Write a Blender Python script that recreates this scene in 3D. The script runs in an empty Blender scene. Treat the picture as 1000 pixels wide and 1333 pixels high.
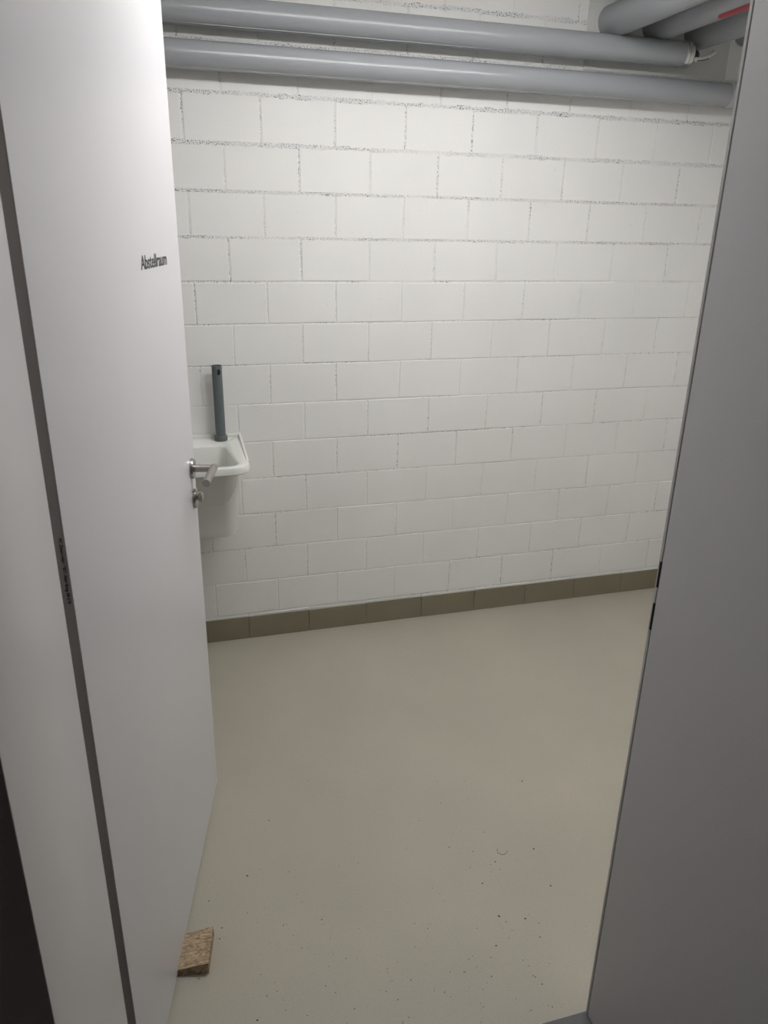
import bpy, bmesh, math, random
from mathutils import Vector, Matrix
random.seed(7)
C = bpy.context.scene.collection
sc = bpy.context.scene

# ------------------------------------------------------------------ camera
W, H = 1000, 1333
F_PX = 966.95
yaw, pitch, roll = 0.2818, 0.3660, 0.0191
cy, sy, cp, sp = math.cos(yaw), math.sin(yaw), math.cos(pitch), math.sin(pitch)
fwd = Vector((sy*cp, cy*cp, -sp)); r0 = Vector((cy, -sy, 0)); u0 = r0.cross(fwd)
right = math.cos(roll)*r0 + math.sin(roll)*u0
up = -math.sin(roll)*r0 + math.cos(roll)*u0
cam = bpy.data.cameras.new('camera'); cam_o = bpy.data.objects.new('camera', cam); C.objects.link(cam_o)
M = Matrix((right, up, -fwd)).transposed().to_4x4()
M.translation = Vector((-0.6165, -2.8376, 1.6584))
cam_o.matrix_world = M
cam.sensor_fit = 'VERTICAL'; cam.sensor_height = 24.0
cam.lens = F_PX/H*24.0
cam.clip_start = 0.02
cam.dof.use_dof = True; cam.dof.focus_distance = 2.9; cam.dof.aperture_fstop = 8.0
sc.camera = cam_o

# ------------------------------------------------------------------ world, exposure
w = bpy.data.worlds.new('world'); sc.world = w; w.use_nodes = True
w.node_tree.nodes['Background'].inputs[0].default_value = (0.9, 0.95, 1, 1)
w.node_tree.nodes['Background'].inputs[1].default_value = 0.06
sc.view_settings.view_transform = 'Standard'; sc.view_settings.look = 'None'
sc.view_settings.gamma = 1.0; sc.view_settings.use_curve_mapping = False
sc.view_settings.exposure = -0.06
LAMP_STRENGTH = 26.0        # diffuser of the ceiling batten
LAMP_X0, LAMP_X1, LAMP_Y, LAMP_Z = -0.40, 0.90, -1.02, 2.42

# ------------------------------------------------------------------ materials
def lin(c):
    return tuple(((v/255)/12.92 if v/255 <= .04045 else ((v/255+.055)/1.055)**2.4) for v in c)
def mat(name, col, rough=.5, metal=0., bump=0., bscale=200., var=0., vscale=3., spec=.5, emit=0., detail=4, bdist=.001):
    m = bpy.data.materials.new(name); m.use_nodes = True
    nt = m.node_tree; b = nt.nodes['Principled BSDF']
    b.inputs['Base Color'].default_value = (*col, 1); b.inputs['Roughness'].default_value = rough
    b.inputs['Metallic'].default_value = metal; b.inputs['Specular IOR Level'].default_value = spec
    if emit:
        b.inputs['Emission Color'].default_value = (*col, 1); b.inputs['Emission Strength'].default_value = emit
    tc = nt.nodes.new('ShaderNodeTexCoord')
    geo = nt.nodes.new('ShaderNodeNewGeometry')
    if var:
        n = nt.nodes.new('ShaderNodeTexNoise'); n.inputs['Scale'].default_value = vscale; n.inputs['Detail'].default_value = 5
        nt.links.new(geo.outputs['Position'], n.inputs['Vector'])
        r = nt.nodes.new('ShaderNodeMapRange'); r.inputs[1].default_value = .3; r.inputs[2].default_value = .7
        r.inputs[3].default_value = 1-var; r.inputs[4].default_value = 1+var
        nt.links.new(n.outputs['Fac'], r.inputs[0])
        mx = nt.nodes.new('ShaderNodeVectorMath'); mx.operation = 'SCALE'; mx.inputs[0].default_value = col
        nt.links.new(r.outputs[0], mx.inputs['Scale']); nt.links.new(mx.outputs[0], b.inputs['Base Color'])
    if bump:
        n2 = nt.nodes.new('ShaderNodeTexNoise'); n2.inputs['Scale'].default_value = bscale; n2.inputs['Detail'].default_value = detail
        nt.links.new(geo.outputs['Position'], n2.inputs['Vector'])
        bp = nt.nodes.new('ShaderNodeBump'); bp.inputs['Strength'].default_value = bump; bp.inputs['Distance'].default_value = bdist
        nt.links.new(n2.outputs['Fac'], bp.inputs['Height']); nt.links.new(bp.outputs[0], b.inputs['Normal'])
    return m

def speckle(m, scale, lo, hi, dark, mask_scale=None, mlo=.4, mhi=.6):
    """dark pits where a fine noise passes a threshold, optionally only in patches"""
    nt = m.node_tree; b = nt.nodes['Principled BSDF']
    geo = nt.nodes.new('ShaderNodeNewGeometry')
    n = nt.nodes.new('ShaderNodeTexNoise'); n.inputs['Scale'].default_value = scale; n.inputs['Detail'].default_value = 2
    nt.links.new(geo.outputs['Position'], n.inputs['Vector'])
    r = nt.nodes.new('ShaderNodeMapRange'); r.inputs[1].default_value = lo; r.inputs[2].default_value = hi
    nt.links.new(n.outputs['Fac'], r.inputs[0]); fac = r.outputs[0]
    if mask_scale:
        n3 = nt.nodes.new('ShaderNodeTexNoise'); n3.inputs['Scale'].default_value = mask_scale
        nt.links.new(geo.outputs['Position'], n3.inputs['Vector'])
        r3 = nt.nodes.new('ShaderNodeMapRange'); r3.inputs[1].default_value = mlo; r3.inputs[2].default_value = mhi
        nt.links.new(n3.outputs['Fac'], r3.inputs[0])
        mu = nt.nodes.new('ShaderNodeMath'); mu.operation = 'MULTIPLY'
        nt.links.new(fac, mu.inputs[0]); nt.links.new(r3.outputs[0], mu.inputs[1]); fac = mu.outputs[0]
    mx = nt.nodes.new('ShaderNodeMix'); mx.data_type = 'RGBA'
    src = b.inputs['Base Color'].links[0].from_socket if b.inputs['Base Color'].links else None
    if src: nt.links.new(src, mx.inputs[6])
    else: mx.inputs[6].default_value = b.inputs['Base Color'].default_value
    mx.inputs[7].default_value = (*dark, 1)
    nt.links.new(fac, mx.inputs[0]); nt.links.new(mx.outputs[2], b.inputs['Base Color'])
    return m

WHITE = (.80, .795, .775)
m_brick = mat('white painted brick', WHITE, .55, bump=.35, bscale=260, var=.03, vscale=2.5)
speckle(m_brick, 170, .735, .76, (.3, .29, .27))
m_mortar = mat('white painted mortar', (.77, .77, .755), .6, bump=1., bscale=190, bdist=.003, var=.05, vscale=20)
speckle(m_mortar, 240, .56, .62, (.16, .15, .14), 3.0, .44, .6)
m_mortar_rough = mat('pitted mortar', (.76, .76, .75), .7, bump=1., bscale=170, bdist=.004)
speckle(m_mortar_rough, 230, .53, .62, (.15, .15, .15), 5.0, .36, .55)
m_plaster = mat('smooth white plaster', (.62, .62, .60), .6, bump=.2, bscale=60)
m_wall = mat('white wall paint', (.78, .78, .76), .6, bump=.2, bscale=150)
m_ceil = mat('white ceiling paint', (.78, .78, .77), .8, bump=.2, bscale=100)
m_floor = mat('beige epoxy floor', (.42, .39, .32), .42, bump=.35, bscale=330, var=.05, vscale=2.2, spec=.35)
speckle(m_floor, 420, .63, .74, (.14, .13, .11))
m_base = mat('olive skirting paint', (.22, .195, .135), .5, bump=.4, bscale=120, var=.06, vscale=6)
m_door = mat('light grey door laminate', (.68, .67, .69), .34, bump=.05, bscale=500, var=.012, vscale=4)
m_dooredge = mat('shade-toned door edge', (.42, .39, .37), .6)  # darker than the face: shade on the corridor-facing edge, put into the colour
m_frame = mat('light grey frame lacquer', (.70, .68, .685), .30, bump=.06, bscale=300)
m_framer = mat('shade-toned textured frame lacquer', (.60, .59, .60), .5, bump=.3, bscale=420)  # frame lacquer toned darker, the right jamb's shade is in the colour
m_rebate = mat('pale frame rebate', (.5, .5, .49), .5)
m_seal = mat('black rubber seal', (.03, .03, .035), .6)
m_black = mat('black void', (.004, .004, .004), .9)
m_pipe = mat('grey pipe jacket', (.345, .355, .375), .25, bump=.02, bscale=30, bdist=.004, spec=.55)
m_alu = mat('aluminium foil collar', (.72, .71, .68), .3, .85, bump=.3, bscale=90, bdist=.002)
m_black_r = mat('black rubber', (.02, .02, .02), .6)
m_red = mat('red flow marker', (.36, .010, .028), .4)
m_ceramic = mat('white ceramic', (.74, .745, .71), .16, spec=.5)
m_stand = mat('dark grey plastic', (.115, .135, .14), .45, spec=.4)
m_steel = mat('brushed stainless steel', (.42, .39, .37), .28, 1.0, bump=.15, bscale=600)
m_print = mat('dark print', (.05, .05, .06), .6)
m_edgeprint = mat('black edge print', (.012, .011, .01), .7)
m_outer = mat('shade-toned corridor wall', (.33, .225, .20), .8, bump=.2, bscale=100)  # brown tone puts the unlit corridor's shade into the wall colour
m_outfloor = mat('dark grey corridor floor', (.12, .12, .125), .6, bump=.4, bscale=200, var=.1, vscale=30)
m_lampbody = mat('white lamp housing', (.8, .8, .8), .4)
m_diff = mat('lamp diffuser', (1.0, .99, .98), .5, emit=LAMP_STRENGTH)
m_debris = mat('dirt crumbs', (.07, .06, .05), .8)
m_debrisw = mat('pale crumbs', (.6, .6, .55), .7)
# wood of the wedge: pale with grain
m_wood = mat('sawn softwood', (.30, .20, .11), .7)
nt = m_wood.node_tree; b = nt.nodes['Principled BSDF']
tc = nt.nodes.new('ShaderNodeTexCoord'); mp = nt.nodes.new('ShaderNodeMapping'); mp.inputs['Scale'].default_value = (18, 60, 40)
mp.inputs['Rotation'].default_value = (0, 0, .9)
nt.links.new(tc.outputs['Object'], mp.inputs[0])
n = nt.nodes.new('ShaderNodeTexNoise'); n.inputs['Scale'].default_value = 3.2; n.inputs['Detail'].default_value = 6; n.inputs['Distortion'].default_value = 1.2
nt.links.new(mp.outputs[0], n.inputs['Vector'])
cr = nt.nodes.new('ShaderNodeValToRGB'); cr.color_ramp.elements[0].position = .35; cr.color_ramp.elements[0].color = (.22, .145, .075, 1)
cr.color_ramp.elements[1].position = .62; cr.color_ramp.elements[1].color = (.52, .405, .27, 1)
nt.links.new(n.outputs['Fac'], cr.inputs[0]); nt.links.new(cr.outputs[0], b.inputs['Base Color'])
bp = nt.nodes.new('ShaderNodeBump'); bp.inputs['Strength'].default_value = .7; bp.inputs['Distance'].default_value = .002
n2 = nt.nodes.new('ShaderNodeTexNoise'); n2.inputs['Scale'].default_value = 260; nt.links.new(tc.outputs['Object'], n2.inputs['Vector'])
nt.links.new(n2.outputs['Fac'], bp.inputs['Height']); nt.links.new(bp.outputs[0], b.inputs['Normal'])

# ------------------------------------------------------------------ helpers
def obj(name, bm, m, parent=None, loc=None, smooth=False, mats=None):
    me = bpy.data.meshes.new(name); bmesh.ops.recalc_face_normals(bm, faces=bm.faces); bm.to_mesh(me); bm.free()
    for q in (mats or [m]): me.materials.append(q)
    if smooth:
        for p in me.polygons: p.use_smooth = True
        me.set_sharp_from_angle(angle=math.radians(38))
    o = bpy.data.objects.new(name, me); C.objects.link(o)
    if parent: o.parent = parent
    if loc is not None: o.location = loc
    return o
def box(bm, x0, x1, y0, y1, z0, z1, bev=0., seg=2):
    vs = [bm.verts.new((x, y, z)) for x in (x0, x1) for y in (y0, y1) for z in (z0, z1)]
    fs = [bm.faces.new([vs[i] for i in f]) for f in ((0,1,3,2),(4,6,7,5),(0,4,5,1),(2,3,7,6),(0,2,6,4),(1,5,7,3))]
    if bev:
        es = {e for f in fs for e in f.edges}
        bmesh.ops.bevel(bm, geom=list(es), offset=bev, segments=seg, affect='EDGES', profile=.5)
    return vs
def bx(*a, **k):
    bm = bmesh.new(); box(bm, *a, **k); return bm
def frame_of(d):
    d = d.normalized(); a = Vector((0, 0, 1)) if abs(d.z) < .9 else Vector((1, 0, 0))
    u = d.cross(a).normalized(); return u, d.cross(u).normalized()
def lathe(bm, p0, d, prof, seg=32, closed=False):
    """prof: list of (distance along d, radius)"""
    p0 = Vector(p0); d = Vector(d).normalized(); u, v = frame_of(d); rings = []
    for t, r in prof:
        if r < 1e-6: rings.append([bm.verts.new(p0+d*t)])
        else: rings.append([bm.verts.new(p0+d*t+(u*math.cos(2*math.pi*i/seg)+v*math.sin(2*math.pi*i/seg))*r) for i in range(seg)])
    for a, b_ in zip(rings, rings[1:] + ([rings[0]] if closed else [])):
        for i in range(seg):
            j = (i+1) % seg
            q = [a[i % len(a)], a[j % len(a)], b_[j % len(b_)], b_[i % len(b_)]]
            qq = []
            for v_ in q:
                if v_ not in qq: qq.append(v_)
            if len(qq) > 2: bm.faces.new(qq)
    return rings
def sweep(bm, pts, r, seg=16, cap=True):
    pts = [Vector(p) for p in pts]; rings = []
    t0 = (pts[1]-pts[0]).normalized(); u, v = frame_of(t0)
    for i, p in enumerate(pts):
        t = ((pts[min(i+1, len(pts)-1)]-pts[max(i-1, 0)])).normalized()
        u = (u-t*u.dot(t)).normalized(); v = t.cross(u)
        rings.append([bm.verts.new(p+(u*math.cos(2*math.pi*k/seg)+v*math.sin(2*math.pi*k/seg))*r) for k in range(seg)])
    for a, b_ in zip(rings, rings[1:]):
        for k in range(seg): bm.faces.new([a[k], a[(k+1) % seg], b_[(k+1) % seg], b_[k]])
    if cap: bm.faces.new(rings[0][::-1]); bm.faces.new(rings[-1])
def struct(o, label=None):
    o['kind'] = 'structure'
    if label: o['label'] = label
    return o
def empty(name, loc, rz=0.):
    o = bpy.data.objects.new(name, None); C.objects.link(o); o.location = loc; o.rotation_euler = (0, 0, rz); o.empty_display_size = .1
    return o
def tag(o, label, cat, group=None, kind=None):
    o['label'] = label; o['category'] = cat
    if group: o['group'] = group
    if kind: o['kind'] = kind
    return o

# ------------------------------------------------------------------ room shell
XL, XR, YF, ZC = -1.45, 1.78, -1.842, 2.49     # YF = room side of the door wall
YO = -2.244                                      # corridor side of the door wall
OX0, OX1, OZ = -0.7864, 0.172, 2.15              # clear opening between the jambs
struct(obj('floor', bx(XL-.1, XR+.1, YF, .12, -.1, 0), m_floor), 'beige grey speckled epoxy floor of the storage room')
struct(obj('ceiling', bx(XL-.1, XR+.1, YF, .12, ZC, ZC+.1), m_ceil), 'white ceiling of the storage room')
struct(obj('wall_left', bx(XL-.1, XL, YF, 0.0, 0, ZC), m_wall), 'white painted left wall behind the door')
struct(obj('wall_right', bx(XR, XR+.1, YF, 0.0, 0, ZC), m_wall), 'white painted right wall beyond the door frame')
FT = .0012
bm = bmesh.new()
box(bm, XL-.1, OX0-.05, YO, YF, 0, ZC); box(bm, OX1+.05, XR+.1, YO, YF, 0, ZC); box(bm, OX0-.05, OX1+.05, YO, YF, OZ+.05, ZC)
wf = struct(obj('wall_front', bm, None, mats=[m_wall, m_outer]), 'thick wall around the doorway, shade coloured in on its corridor side')
for p in wf.data.polygons:
    if p.normal.y < -.9: p.material_index = 1
# corridor in front of the doorway
struct(obj('floor_corridor', bx(-3.2, 3.2, -4.4, YF, -.1, 0), m_outfloor), 'dark grey corridor floor at the threshold')
struct(obj('ceiling_corridor', bx(-3.2, 3.2, -4.4, YO, ZC, ZC+.1), m_outer), 'corridor ceiling with shade in its colour')
struct(obj('wall_corridor', bx(-3.2, 3.2, -4.5, -4.4, 0, ZC), m_outer), 'far wall of the corridor with shade in its colour')

# ------------------------------------------------------------------ back wall: bricks in running bond over a mortar bed
Z0, HM, LM_ = 0.1149, 0.15, 0.2578
struct(obj('wall_back', bx(XL-.1, XR+.1, 0.0013, .14, 0, ZC), m_mortar), 'white painted brick wall in running bond at the back')
wb = bpy.data.objects['wall_back']
def brick_mesh(l, h, seed):
    rnd = random.Random(seed); bm = bmesh.new(); d = .03; c = .0012
    def j(a): return rnd.uniform(-a, a)
    out = [(-l/2+j(.0008), -h/2+j(.0008)), (l/2+j(.0008), -h/2+j(.0008)), (l/2+j(.0008), h/2+j(.0008)), (-l/2+j(.0008), h/2+j(.0008))]
    back = [bm.verts.new((x, d, z)) for x, z in out]
    mid = [bm.verts.new((x, c, z)) for x, z in out]
    fr = [bm.verts.new((x-math.copysign(c*1.5, x), j(.0003), z-math.copysign(c*1.2, z))) for x, z in out]
    for a, b_ in ((back, mid), (mid, fr)):
        for i in range(4): bm.faces.new([a[i], a[(i+1) % 4], b_[(i+1) % 4], b_[i]])
    bm.faces.new(fr)
    bmesh.ops.recalc_face_normals(bm, faces=bm.faces)
    me = bpy.data.meshes.new('brick'); bm.to_mesh(me); bm.free(); me.materials.append(m_brick)
    return me
cache = {}
def put_brick(parent, x0, x1, z0, z1, proud=0.):
    key = (round(x1-x0, 4), round(z1-z0, 4), random.randrange(5))
    if key not in cache: cache[key] = brick_mesh(x1-x0, z1-z0, len(cache))
    o = bpy.data.objects.new('brick', cache[key]); C.objects.link(o); o.parent = parent
    o.location = ((x0+x1)/2, random.uniform(-.0007, .0007)-proud, (z0+z1)/2)
    o.rotation_euler = (random.uniform(-.002, .002), random.uniform(-.003, .003), random.uniform(-.001, .001))
    return o
mortar_beds = bmesh.new()
for k in range(0, 16):
    gb = .0085 if k >= 11 else (.0065 if k >= 9 else .0040)      # bed joints are coarser near the top
    gt = .0085 if k+1 >= 11 else (.0065 if k+1 >= 9 else .0040)
    gh = .0065 if k >= 9 else .0040
    off = 0. if k % 2 == 0 else .5
    za, zb = Z0+HM*k+gb/2, min(Z0+HM*(k+1)-gt/2, ZC-.002)
    if k == 15: zb = min(zb, ZC-.002)
    if zb-za < .03: continue
    for n in range(-7, 9):
        a, b_ = (n-off)*LM_, (n-off+1)*LM_
        a, b_ = max(a, XL), min(b_, XR)
        if b_-a < .02: continue
        dx = random.uniform(-.0025, .0025)
        put_brick(wb, a+gh/2, b_-gh/2, za, zb)
# coarse, pitted mortar in the uppermost bed joints
for k in (10, 11, 12, 13, 14, 15):
    z = Z0+HM*k; n = 130; h = .0085 if k > 11 else .005
    prev = None
    for i in range(n+1):
        x = XL+.01+(XR-XL-.02)*i/n; yy = random.uniform(-.0010, .0010)
        cur = [mortar_beds.verts.new((x, .02, z-h)), mortar_beds.verts.new((x, yy, z-h+random.uniform(-.001, .001))),
               mortar_beds.verts.new((x, yy+random.uniform(-.0006, .0006), z+h+random.uniform(-.001, .001))), mortar_beds.verts.new((x, .02, z+h))]
        if prev:
            for q in range(3): mortar_beds.faces.new([prev[q], cur[q], cur[q+1], prev[q+1]])
        prev = cur
mb = obj('mortar', mortar_beds, m_mortar_rough, wb); mb['kind'] = 'stuff'
# the bottom course: white above, olive painted below
for n in range(-7, 9):
    a, b_ = max((n-.5)*LM_, XL), min((n+.5)*LM_, XR)
    if b_-a < .02: continue
    put_brick(wb, a+.0015, b_-.0015, .004, Z0-.003)
bb = struct(obj('baseboard_back', bx(XL, XR, -.0035, .0012, 0.0, .0995), m_base), 'olive painted skirting band along the foot of the brick wall')
for n in range(-7, 9):
    a, b_ = max((n-.5)*LM_, XL), min((n+.5)*LM_, XR)
    if b_-a < .02: continue
    o = obj('tile', bx(a+.0018, b_-.0018, -.0062-random.uniform(0, .0012), -.0030, .0005, .1025+random.uniform(-.001, .001), bev=.001, seg=1), m_base, bb)
# smooth plaster patch where the pipes go through the wall
obj('plaster_patch', bx(.938, 1.558, -.0045, .012, 2.215, ZC-.002, bev=.0015, seg=1), m_plaster, wb)

# ------------------------------------------------------------------ door frame (lining of the whole wall depth)
fr = struct(empty('trim_1', ((OX0+OX1)/2, YF, 0)), 'light grey door frame lining the thick wall')
def fpart(name, bm, m, parent=fr, **k):
    o = obj(name, bm, m, parent, **k); o.matrix_parent_inverse = Matrix.Translation(-Vector(fr.location)); return o
fpart('left_jamb', bx(OX0-.05, OX0, YO-.0, YF-.0002, 0, OZ+.05, bev=.0015, seg=2), m_frame, smooth=True)
# right jamb: main lining, then a black seal line, then the pale rebate edge; tops lean in by a few mm
def lean(vs):
    for v in vs: v.co.x -= .0048*(v.co.z/1.95)
def jamb_r(name, y0, y1, dx, m):
    bm = bmesh.new(); box(bm, OX1+dx, OX1+.05, y0, y1, 0, OZ+.05, bev=.0008, seg=1); lean(bm.verts); return fpart(name, bm, m)
jamb_r('right_jamb', YO-.035, -1.8512, 0, m_framer)
jamb_r('seal', -1.8512, -1.8492, .0022, m_black)
reb = jamb_r('rebate_edge', -1.8492, YF-.0002, 0, m_rebate)
for za, zb in ((1.0795, 1.1285), (.995, 1.048)):
    bm = bmesh.new(); box(bm, OX1-.0007, OX1+.004, -1.8505, -1.8462, za, zb); lean(bm.verts)
    fpart('strike_slot', bm, m_black, reb)['label'] = 'black strike slot'
for o in reb.children: o.matrix_parent_inverse = Matrix.Identity(4)
fpart('header', bx(OX0, OX1-.006, YO, YF-.0002, OZ, OZ+.05, bev=.0008, seg=1), m_frame)

# ------------------------------------------------------------------ door leaf, swung into the room
HX, HY = -.7791, -1.8025                     # hinge-side corner of the face we see
FX, FY = -.5829, -.8808                      # free corner at the floor
L = math.hypot(FX-HX, FY-HY); ang = math.atan2(FY-HY, FX-HX)
DB, DT, TH = .010, 2.135, .042
d1 = struct(empty('door_1', (HX, HY, 0), ang), 'pale grey flush door standing open, lettered Abstellraum')
# local: +x from hinge to free edge, the seen face is y = 0 facing -y
def warp(x, z): return -.0040*z*(x/L)        # the leaf is a little twisted towards the top of the free edge
bm = bmesh.new()
nx, nz = 12, 20
def P(x, y, z): return bm.verts.new((x, y+warp(x, z), z))
gf = [[P(L*i/nx, 0, DB+(DT-DB)*j/nz) for j in range(nz+1)] for i in range(nx+1)]
gb_ = [[P(L*i/nx, TH, DB+(DT-DB)*j/nz) for j in range(nz+1)] for i in range(nx+1)]
for g in (gf, gb_):
    for i in range(nx):
        for j in range(nz): bm.faces.new([g[i][j], g[i+1][j], g[i+1][j+1], g[i][j+1]])
edge_faces = []
for j in range(nz):
    edge_faces.append(bm.faces.new([gf[0][j], gf[0][j+1], gb_[0][j+1], gb_[0][j]]))
    bm.faces.new([gf[nx][j], gb_[nx][j], gb_[nx][j+1], gf[nx][j+1]])
for i in range(nx):
    bm.faces.new([gf[i][0], gb_[i][0], gb_[i+1][0], gf[i+1][0]])
    bm.faces.new([gf[i][nz], gf[i+1][nz], gb_[i+1][nz], gb_[i][nz]])
leaf = obj('leaf', bm, None, d1, mats=[m_door, m_dooredge], smooth=True)
for p in leaf.data.polygons:
    if p.normal.x < -.9: p.material_index = 1
# thin edge band on the hinge edge
eb = obj('edge_band', bx(-.0008, 0.0, .0012, TH-.0012, DB, DT), m_dooredge, d1)
eb['label'] = 'hinge edge toned for shade, with fine black print'
def text(name, s, size, m, parent, mtx, ext=.0002, bold=0., xs=1.):
    cu = bpy.data.curves.new(name, 'FONT'); cu.body = s; cu.size = size; cu.extrude = ext; cu.offset = bold
    t = bpy.data.objects.new(name, cu); C.objects.link(t)
    bpy.context.view_layer.update()
    me = bpy.data.meshes.new_from_object(t.evaluated_get(bpy.context.evaluated_depsgraph_get()))
    bpy.data.objects.remove(t)
    w_ = max(v.co.x for v in me.vertices)-min(v.co.x for v in me.vertices)
    me.materials.clear(); me.materials.append(m)
    o = bpy.data.objects.new(name, me); C.objects.link(o); o.parent = parent
    k = xs/w_ if xs != 1. else 1.
    for v in me.vertices: v.co.x *= k
    me.transform(mtx)
    return o
# lettering on the face: reads from the hinge side to the free edge
lm_ = Matrix(((1, 0, 0, L-.376), (-.0040*1.58/L, -.0040*.6, -1, -.0004-.0040*1.575*(L-.376)/L), (0, 1, 0, 1.5725), (0, 0, 0, 1)))
t = text('lettering', 'Abstellraum', .0375, m_print, d1, lm_, bold=.0005, xs=.232)
t['label'] = 'dark grey word Abstellraum'
# fine print on the hinge edge, running downwards
rm = Matrix(((0, 0, -1, -.0011), (-1*0, 1, 0, .0), (-1, 0, 0, 0), (0, 0, 0, 1)))
em = Matrix(((0, 0, -1, -.0012), (0, -1, 0, .0078), (-1, 0, 0, 1.247), (0, 0, 0, 1)))
t = text('edge_print', 'PC Zimmertüre 9871 Abstellung 58-238', .0062, m_edgeprint, d1, em, ext=.0001, bold=.00022, xs=.102)

# lever handle
hs = L-.045; hz = 1.063; hy = warp(hs, hz)
dh = empty('door_handle', (hs, hy, hz)); dh.parent = d1
bm = bmesh.new(); lathe(bm, (0, 0, 0), (0, -1, 0), [(0, .0), (0, .0265), (.006, .0265), (.008, .0255), (.0085, .0)], 40)
obj('rosette', bm, m_steel, dh, smooth=True)
bm = bmesh.new()
pts = [(0, -.008, 0), (0, -.045, 0), (0, -.056, 0)]
sweep(bm, pts, .0098, 24)
obj('neck', bm, m_steel, dh, smooth=True)
bm = bmesh.new(); lathe(bm, (.0098, -.0575, 0), (-1, 0, 0), [(0, 0), (0, .0090), (.0008, .0100), (.1312, .0100), (.132, .0092), (.132, 0)], 28)
obj('lever', bm, m_steel, dh, smooth=True)
hs2 = L-.036; hz2 = .977; lk = empty('lock', (hs2, warp(hs2, hz2), hz2)); lk.parent = d1
bm = bmesh.new(); lathe(bm, (0, 0, 0), (0, -1, 0), [(0, .0), (0, .0265), (.006, .0265), (.008, .0255), (.0085, .0)], 40)
obj('rosette', bm, m_steel, lk, smooth=True)
bm = bmesh.new(); lathe(bm, (0, -.008, .004), (0, -1, 0), [(0, 0), (0, .0085), (.0035, .0085), (.005, .0125), (.011, .0135), (.0145, .012), (.016, .008), (.016, 0)], 28)
bm2 = obj('cylinder', bm, m_steel, lk, smooth=True)
# two hinge knuckles on the hidden side of the leaf
for z in (.25, 1.05, 1.85):
    bm = bmesh.new(); lathe(bm, (.012, TH+.009, z-.04), (0, 0, 1), [(0, 0), (0, .008), (.08, .008), (.08, 0)], 16); obj('hinge', bm, m_steel, d1, smooth=True)

# ------------------------------------------------------------------ wooden wedge under the door
wz = empty('door_wedge', (-.638, -1.478, 0), math.radians(-10.5))
# local: thick end at +x, thin end at -x under the leaf
T = .033; Lw = .15; Wd = .100
bm = bmesh.new()
def top(x, y):
    return .0015+(T-.0015)*(x+Lw)/Lw
nX, nY = 10, 7; rnd = random.Random(3)
tv = [[bm.verts.new((-Lw+Lw*i/nX+(rnd.uniform(-.0006, .0006) if 0 < i < nX else 0), -Wd/2+Wd*j/nY + (.010*(1-i/nX) if j == nY else 0)*-1,
        max(.001, top(-Lw+Lw*i/nX, 0)+rnd.uniform(-.0005, .0005)))) for j in range(nY+1)] for i in range(nX+1)]
bv = [[bm.verts.new((v.co.x, v.co.y, 0)) for v in row] for row in tv]
for i in range(nX):
    for j in range(nY):
        bm.faces.new([tv[i][j], tv[i+1][j], tv[i+1][j+1], tv[i][j+1]]); bm.faces.new([bv[i][j], bv[i][j+1], bv[i+1][j+1], bv[i+1][j]])
for i in range(nX):
    bm.faces.new([tv[i][0], bv[i][0], bv[i+1][0], tv[i+1][0]]); bm.faces.new([tv[i][nY], tv[i+1][nY], bv[i+1][nY], bv[i][nY]])
for j in range(nY):
    bm.faces.new([tv[0][j], tv[0][j+1], bv[0][j+1], bv[0][j]]); bm.faces.new([tv[nX][j], bv[nX][j], bv[nX][j+1], tv[nX][j+1]])
wd = obj('wedge_block', bm, m_wood, wz)
tag(wz, 'sawn wooden wedge on the floor, pushed under the open door', 'door wedge')

# ------------------------------------------------------------------ utility sink
sk = empty('utility_sink', (-.632, 0, .893))
tag(sk, 'white ceramic utility sink hung on the brick wall behind the door handle', 'sink')
ZR = .893
def rring(bm, x0, x1, yb, yf, z, rb, rf, xb=None, seg=7):
    """rounded rectangle seen from above; back corners radius rb, front corners rf; xb: inset of the back corners"""
    xb = xb or 0; pts = []
    def arc(cx, cy_, r, a0, a1):
        for i in range(seg+1):
            a = math.radians(a0+(a1-a0)*i/seg); pts.append((cx+r*math.cos(a), cy_+r*math.sin(a)))
    arc(x1-xb-rb, yb-rb, rb, 90, 0); arc(x1-rf, yf+rf, rf, 0, -90); arc(x0+rf, yf+rf, rf, -90, -180); arc(x0+xb+rb, yb-rb, rb, 180, 90)
    return [bm.verts.new((x+.632, y, z-.893)) for x, y in pts]
def bridge(bm, a, b_):
    n = len(a)
    for i in range(n): bm.faces.new([a[i], a[(i+1) % n], b_[(i+1) % n], b_[i]])
bm = bmesh.new()
xl, xr = -.873, -.383      # outer rim
rings = [rring(bm, xl+.055, xr-.068, -.02, -.284, .597, .03, .03),
         rring(bm, xl+.040, xr-.051, -.012, -.304, .603, .035, .045),
         rring(bm, xl+.036, xr-.045, -.006, -.311, .622, .035, .05),
         rring(bm, xl+.030, xr-.034, -.003, -.330, .80, .02, .06),
         rring(bm, xl+.028, xr-.031, -.003, -.336, .862, .02, .06),
         rring(bm, xl+.006, xr-.006, -.0022, -.400, .862, .008, .06),
         rring(bm, xl, xr, -.002, -.407, .868, .006, .062),
         rring(bm, xl, xr, -.002, -.407, .884, .006, .062),
         rring(bm, xl+.003, xr-.003, -.002, -.404, .8905, .006, .060),
         rring(bm, xl+.010, xr-.010, -.003, -.397, ZR, .006, .055),
         rring(bm, xl+.030, xr-.034, -.106, -.384, ZR, .030, .040, .026),
         rring(bm, xl+.034, xr-.038, -.111, -.380, .8905, .030, .040, .026),
         rring(bm, xl+.037, xr-.041, -.115, -.377, .884, .030, .040, .026),
         rring(bm, xl+.060, xr-.062, -.130, -.305, .68, .035, .05, .006),
         rring(bm, xl+.080, xr-.082, -.15, -.28, .645, .04, .05, 0),
         rring(bm, xl+.16, xr-.16, -.19, -.25, .635, .02, .02, 0)]
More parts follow.
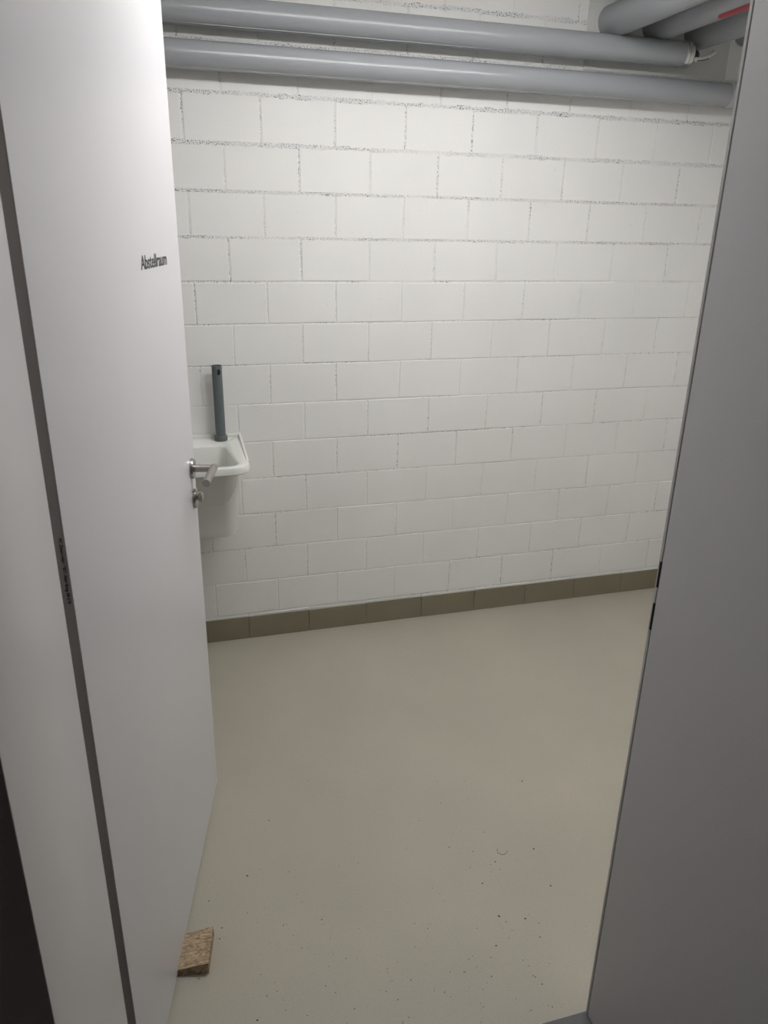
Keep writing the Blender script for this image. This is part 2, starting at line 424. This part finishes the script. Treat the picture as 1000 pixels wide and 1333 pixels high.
bm.faces.new(rings[0])
for a, b_ in zip(rings, rings[1:]): bridge(bm, a, b_)
bm.faces.new(rings[-1])
basin = obj('basin', bm, m_ceramic, sk, smooth=True)
bm = bmesh.new(); box(bm, xl+.632, xr+.632+.004, -.013, -.002, -.005, .0145, bev=.003, seg=2)
obj('back_lip', bm, m_ceramic, sk, smooth=True)
# raised lip running forward along each side and fading out
for s in (1, -1):
    bm = bmesh.new(); xo = (xr+.632+.004) if s > 0 else (xl+.632-.001)
    prev = None
    for i in range(13):
        t_ = i/12; y = -.006-.33*t_; h = .0140*(1-t_)**.8; wdt = .011
        xs_ = xo-(.004*t_ if s > 0 else -.001*t_)
        cur = [bm.verts.new((xs_, y, -.012)), bm.verts.new((xs_-s*.0005, y, h-.002)), bm.verts.new((xs_-s*.003, y, h)), bm.verts.new((xs_-s*(wdt-.003), y, h)), bm.verts.new((xs_-s*wdt, y, h-.004)), bm.verts.new((xs_-s*(wdt+.001), y, -.012))]
        if prev:
            for q in range(6): bm.faces.new([prev[q], cur[q], cur[(q+1) % 6], prev[(q+1) % 6]])
        else: bm.faces.new(cur)
        prev = cur
    bm.faces.new(prev[::-1])
    obj('side_lip', bm, m_ceramic, sk, smooth=True)
bm = bmesh.new(); lathe(bm, (0, -.22, -.2575), (0, 0, 1), [(0, 0), (0, .03), (.003, .03), (.003, .018), (.001, .018), (.001, 0)], 24)
obj('drain', bm, m_steel, sk, smooth=True)
# waste pipe under the bowl
bm = bmesh.new(); sweep(bm, [(0, -.2, -.294), (0, -.2, -.37), (0, -.19, -.395), (0, -.16, -.41), (0, -.002, -.41)], .02, 18)
obj('waste_pipe', bm, m_ceramic, sk, smooth=True)

# ------------------------------------------------------------------ grey standpipe standing on the sink ledge
sx, syp = -.4572, -.047
st = empty('standpipe', (sx, syp, ZR))
tag(st, 'dark grey plastic overflow tube standing upright on the sink ledge', 'overflow pipe')
ro, ri, hT = .0185, .0158, .283
bm = bmesh.new(); seg = 40
zs = [.016, .10, hT-.033, hT-.029, hT-.022, hT-.0155, hT-.0125, hT]
def hole(i, j):      # oval hole near the top, cut through front and back
    a = 2*math.pi*(i+.5)/seg
    a0 = math.radians(-76)   # direction towards the doorway
    for c0 in (a0, a0+math.pi):
        dd = abs((a-c0+math.pi) % (2*math.pi)-math.pi)
        if j in (3, 4) and dd < .32: return True
        if j in (2, 5) and dd < .17: return True
    return False
O = [[bm.verts.new((ro*math.cos(2*math.pi*i/seg), ro*math.sin(2*math.pi*i/seg), z)) for z in zs] for i in range(seg)]
I = [[bm.verts.new((ri*math.cos(2*math.pi*i/seg), ri*math.sin(2*math.pi*i/seg), z)) for z in zs] for i in range(seg)]
for i in range(seg):
    k = (i+1) % seg
    for j in range(len(zs)-1):
        if hole(i, j):
            for (ii, jj, va, vb) in ((i-1, j, (i, j), (i, j+1)), (k, j, (k, j), (k, j+1)), (i, j-1, (i, j), (k, j)), (i, j+1, (i, j+1), (k, j+1))):
                if not hole(ii % seg, jj):
                    bm.faces.new([O[va[0]][va[1]], O[vb[0]][vb[1]], I[vb[0]][vb[1]], I[va[0]][va[1]]])
            continue
        bm.faces.new([O[i][j], O[k][j], O[k][j+1], O[i][j+1]]); bm.faces.new([I[i][j], I[i][j+1], I[k][j+1], I[k][j]])
    bm.faces.new([O[i][-1], O[k][-1], I[k][-1], I[i][-1]])
    bm.faces.new([O[i][0], I[i][0], I[k][0], O[k][0]])
obj('tube', bm, m_stand, st, smooth=True)
bm = bmesh.new(); lathe(bm, (0, 0, hT-.0105), (0, 0, 1), [(0, ro), (0, ro+.0009), (.003, ro+.0009), (.003, ro)], 40, closed=True)
obj('bead', bm, m_stand, st, smooth=True)
bm = bmesh.new(); lathe(bm, (0, 0, 0), (0, 0, 1), [(0, 0), (0, .0225), (.001, .0240), (.016, .0243), (.0195, .0236), (.021, .0215), (.021, ro), (.010, ro-.003), (.010, 0)], 40)
obj('foot_collar', bm, m_stand, st, smooth=True)

# ------------------------------------------------------------------ pipes
YP = -.056
def pipe_x(name, z, r, x0, x1, label):
    e = empty(name, ((x0+x1)/2, YP, z))
    bm = bmesh.new(); n = 40
    lathe(bm, (x0-(x0+x1)/2, 0, 0), (1, 0, 0), [(0, 0)]+[((x1-x0)*i/n, r) for i in range(n+1)]+[(x1-x0, 0)], 48)
    obj('jacket', bm, m_pipe, e, smooth=True)
    return tag(e, label, 'pipe')
zl, zu = 2.1590, 2.2805
plow = pipe_x('insulated_pipe', zl, .0415, XL, XR, 'lower grey jacketed pipe running along the whole brick wall')
pup = pipe_x('insulated_pipe', zu, .0430, XL, 1.338, 'upper grey jacketed pipe ending in a shiny collar below the cross pipes')
# longitudinal jacket seam (fine line along the underside)
for e, r, x0, x1 in ((plow, .0415, XL, XR), (pup, .0430, XL, 1.338)):
    a = math.radians(-68); bm = bmesh.new()
    m_ = e.location.x
    box(bm, x0-m_+.002, x1-m_-.002, -math.cos(a)*r-.0012, -math.cos(a)*r+.0008, math.sin(a)*r-.0006, math.sin(a)*r+.0006)
    obj('jacket_seam', bm, m_pipe, e)
# wall clips behind the pipes (short stubs to the wall)
for e, r, xs_ in ((plow, .0415, (-1.0, .35, 1.45)), (pup, .0430, (-1.0, .35))):
    for x in xs_:
        bm = bmesh.new(); lathe(bm, (x-e.location.x, .03, 0), (0, 1, 0), [(0, 0), (0, .006), (.0258, .006), (.0258, 0)], 12)
        obj('wall_stud', bm, m_steel, e, smooth=True)
bm = bmesh.new(); lathe(bm, (1.536-plow.location.x, 0, 0), (1, 0, 0), [(0, .0412), (0, .0435), (.035, .0435), (.035, .0412)], 48, closed=True)
obj('end_sleeve', bm, mat('pale sleeve', (.5, .5, .51), .4), plow, smooth=True)['label'] = 'pale sleeve at the right end'
# shiny end of the upper pipe: two foil rings, a black end and a curled tail
ex = 1.338-pup.location.x
for q, x in enumerate((ex-.030, ex-.013)):
    bm = bmesh.new(); lathe(bm, (x, 0, 0), (1, 0, 0), [(0, .0425), (.001, .0442), (.005, .0450), (.0075, .0442), (.010, .0450), (.014, .0442), (.015, .0425)], 48, closed=True)
    obj('foil_collar', bm, m_alu, pup, smooth=True)['label'] = 'shiny ribbed metal collar'
bm = bmesh.new(); lathe(bm, (ex, 0, 0), (1, 0, 0), [(0, 0), (0, .0418), (.006, .040), (.006, 0)], 40)
obj('end_seal', bm, m_black_r, pup, smooth=True)['label'] = 'black end seal'
bm = bmesh.new()
pts = []
for i in range(15):
    t_ = i/14; pts.append((ex+.003+.100*t_, -.046+.030*t_**2, -.022+.036*t_**2.0))
sweep(bm, pts, .0075, 10)
obj('strap_tail', bm, m_ceramic, pup, smooth=True)['label'] = 'curled shiny strap end'
bm = bmesh.new()
for i in range(1, 9):
    p = Vector(pts[i]); lathe(bm, p+Vector((0, -.006, -.004)), (0, -1, -.5), [(0, 0), (0, .0022), (.0030, .0022), (.0030, 0)], 8)
obj('strap_teeth', bm, m_black_r, pup)
bm = bmesh.new(); sweep(bm, [(ex+.004, 0, .004), (ex+.03, 0, .004), (ex+.036, .006, .004), (ex+.040, .02, .004), (ex+.040, .052, .004)], .016, 16)
obj('core_pipe', bm, m_black_r, pup, smooth=True)['label'] = 'thin dark pipe turning into the wall'

def pipe_y(x, z, r, y1, label):
    e = empty('insulated_pipe', (x, -.005, z)); bm = bmesh.new(); n = 30; l = .005-y1-.005
    l = -.005-y1
    lathe(bm, (0, 0, 0), (0, -1, 0), [(0, 0)]+[(l*i/n, r) for i in range(n+1)]+[(l, 0)], 48)
    obj('jacket', bm, m_pipe, e, smooth=True)
    return tag(e, label, 'pipe')
c1 = pipe_y(1.033, 2.3730, .0550, YF, 'nearest and brightest thick grey pipe crossing overhead out of the wall')
c2 = pipe_y(1.218, 2.3750, .0560, YF, 'second grey cross pipe from the left, marked with a red strip')
c3 = pipe_y(1.405, 2.3660, .0600, YF, 'third cross pipe from the left, above the shiny pipe collar')
c4 = pipe_y(1.612, 2.3850, .0480, YF, 'dark stub of the rightmost cross pipe beside the door frame')
# red flow marker, a strip bent round the second pipe's right-hand underside
bm = bmesh.new(); prev = None
def marker(y0, y1, a0, a1, rr=.0566):
    n = 24; prev = None
    for i in range(n+1):
        y = y0+(y1-y0)*i/n; e_ = min(i, n-i)/3.0; sh = 1 if e_ >= 1 else math.sqrt(max(0, 1-(1-e_)**2))*.9+.1
        am, hw = (a0+a1)/2, (a1-a0)/2*sh
        cur = [bm.verts.new((rr*math.cos(am+hw*q), y, rr*math.sin(am+hw*q))) for q in (-1, -.33, .33, 1)]
        if prev:
            for q in range(3): bm.faces.new([prev[q], cur[q], cur[q+1], prev[q+1]])
        prev = cur
marker(-.375, -.62, math.radians(-116), math.radians(-86))
rmk = obj('red_marker', bm, m_red, c2); rmk['label'] = 'long red flow marker'
mod = rmk.modifiers.new('thick', 'SOLIDIFY'); mod.thickness = .0006

# ------------------------------------------------------------------ ceiling lamp
lp = empty('batten_lamp', ((LAMP_X0+LAMP_X1)/2, LAMP_Y, ZC)); hl = (LAMP_X1-LAMP_X0)/2
tag(lp, 'long white batten lamp on the ceiling of the storage room', 'lamp')
obj('housing', bx(-hl-.02, hl+.02, -.07, .07, -.05, 0, bev=.004), m_lampbody, lp)
hd = ZC-.05-LAMP_Z
bm = bmesh.new(); box(bm, -hl, hl, -.095, .095, -.05-hd, -.05, bev=.006)
obj('diffuser', bm, m_diff, lp)

# ------------------------------------------------------------------ grit on the floor
def crumbs(bm, pts, smin, smax, seed):
    rnd = random.Random(seed)
    for x, y in pts:
        s = rnd.uniform(smin, smax); a = rnd.uniform(0, 6.28); el = rnd.uniform(.5, 1.)
        vs = []
        for q in range(5):
            t_ = a+q*1.2566; vs.append(bm.verts.new((x+s*math.cos(t_), y+s*el*math.sin(t_), 0.0002)))
        tp = bm.verts.new((x, y, s*.8))
        for q in range(5): bm.faces.new([vs[q], vs[(q+1) % 5], tp])
        bm.faces.new(vs[::-1])
rnd = random.Random(11); pts = []
for _ in range(150):
    x = rnd.uniform(-.55, .16); y = -1.82+abs(rnd.gauss(0, .28))
    if y < -.02 and x > -.55: pts.append((x, y))
for _ in range(30): pts.append((rnd.uniform(-.5, .9), rnd.uniform(-1.1, -.03)))
BIG = [(-0.4464, -1.0777), (-0.5297, -1.2651), (-0.4185, -1.2811), (-0.6084, -1.4115), (-0.6163, -1.4408), (-0.3604, -1.4521), (-0.6709, -1.535), (-0.1335, -1.5241), (0.0395, -1.312), (0.1466, -1.3945), (0.0823, -1.4533), (0.2591, -1.5079), (0.0948, -1.5801), (0.0424, -1.6362), (0.175, -1.6061), (-0.0614, -1.6821), (-0.0335, -1.7332), (0.0988, -1.7371), (0.1067, -1.7571), (0.0317, -1.7737), (-0.6354, -1.3215), (-0.5501, -1.6689), (0.4988, -1.2928), (0.3633, -1.1149), (0.1467, -1.5845), (0.0832, -1.5582), (1.0218, -0.6105), (0.0842, -1.5608), (-0.0571, -1.6812), (0.2727, -1.3792), (0.1586, -1.6429)]
PALE = [(-0.0073, -1.6945), (-0.5085, -0.9521), (-0.0349, -1.4708), (0.4104, -1.3798), (0.0605, -1.8402)]
FIB = [(0.17, -1.3521, 0.0008), (0.1663, -1.3657, 0.0008), (0.1735, -1.3762, 0.0008), (0.1853, -1.3764, 0.0008), (0.1963, -1.3678, 0.0008)]
bm = bmesh.new(); crumbs(bm, pts, .0008, .0018, 4); crumbs(bm, BIG, .0016, .0031, 5)
nf = len(bm.faces); crumbs(bm, PALE, .0025, .0038, 6)
bm.faces.ensure_lookup_table()
for i in range(nf, len(bm.faces)): bm.faces[i].material_index = 1
tag(obj('floor_grit', bm, None, mats=[m_debris, m_debrisw]), 'scattered dark and pale grit on the beige floor inside the doorway', 'grit', kind='stuff')
bm = bmesh.new(); sweep(bm, FIB, .0006, 6)
tag(obj('fibre', bm, m_debris), 'short curved dark fibre lying on the floor right of the middle', 'fibre')
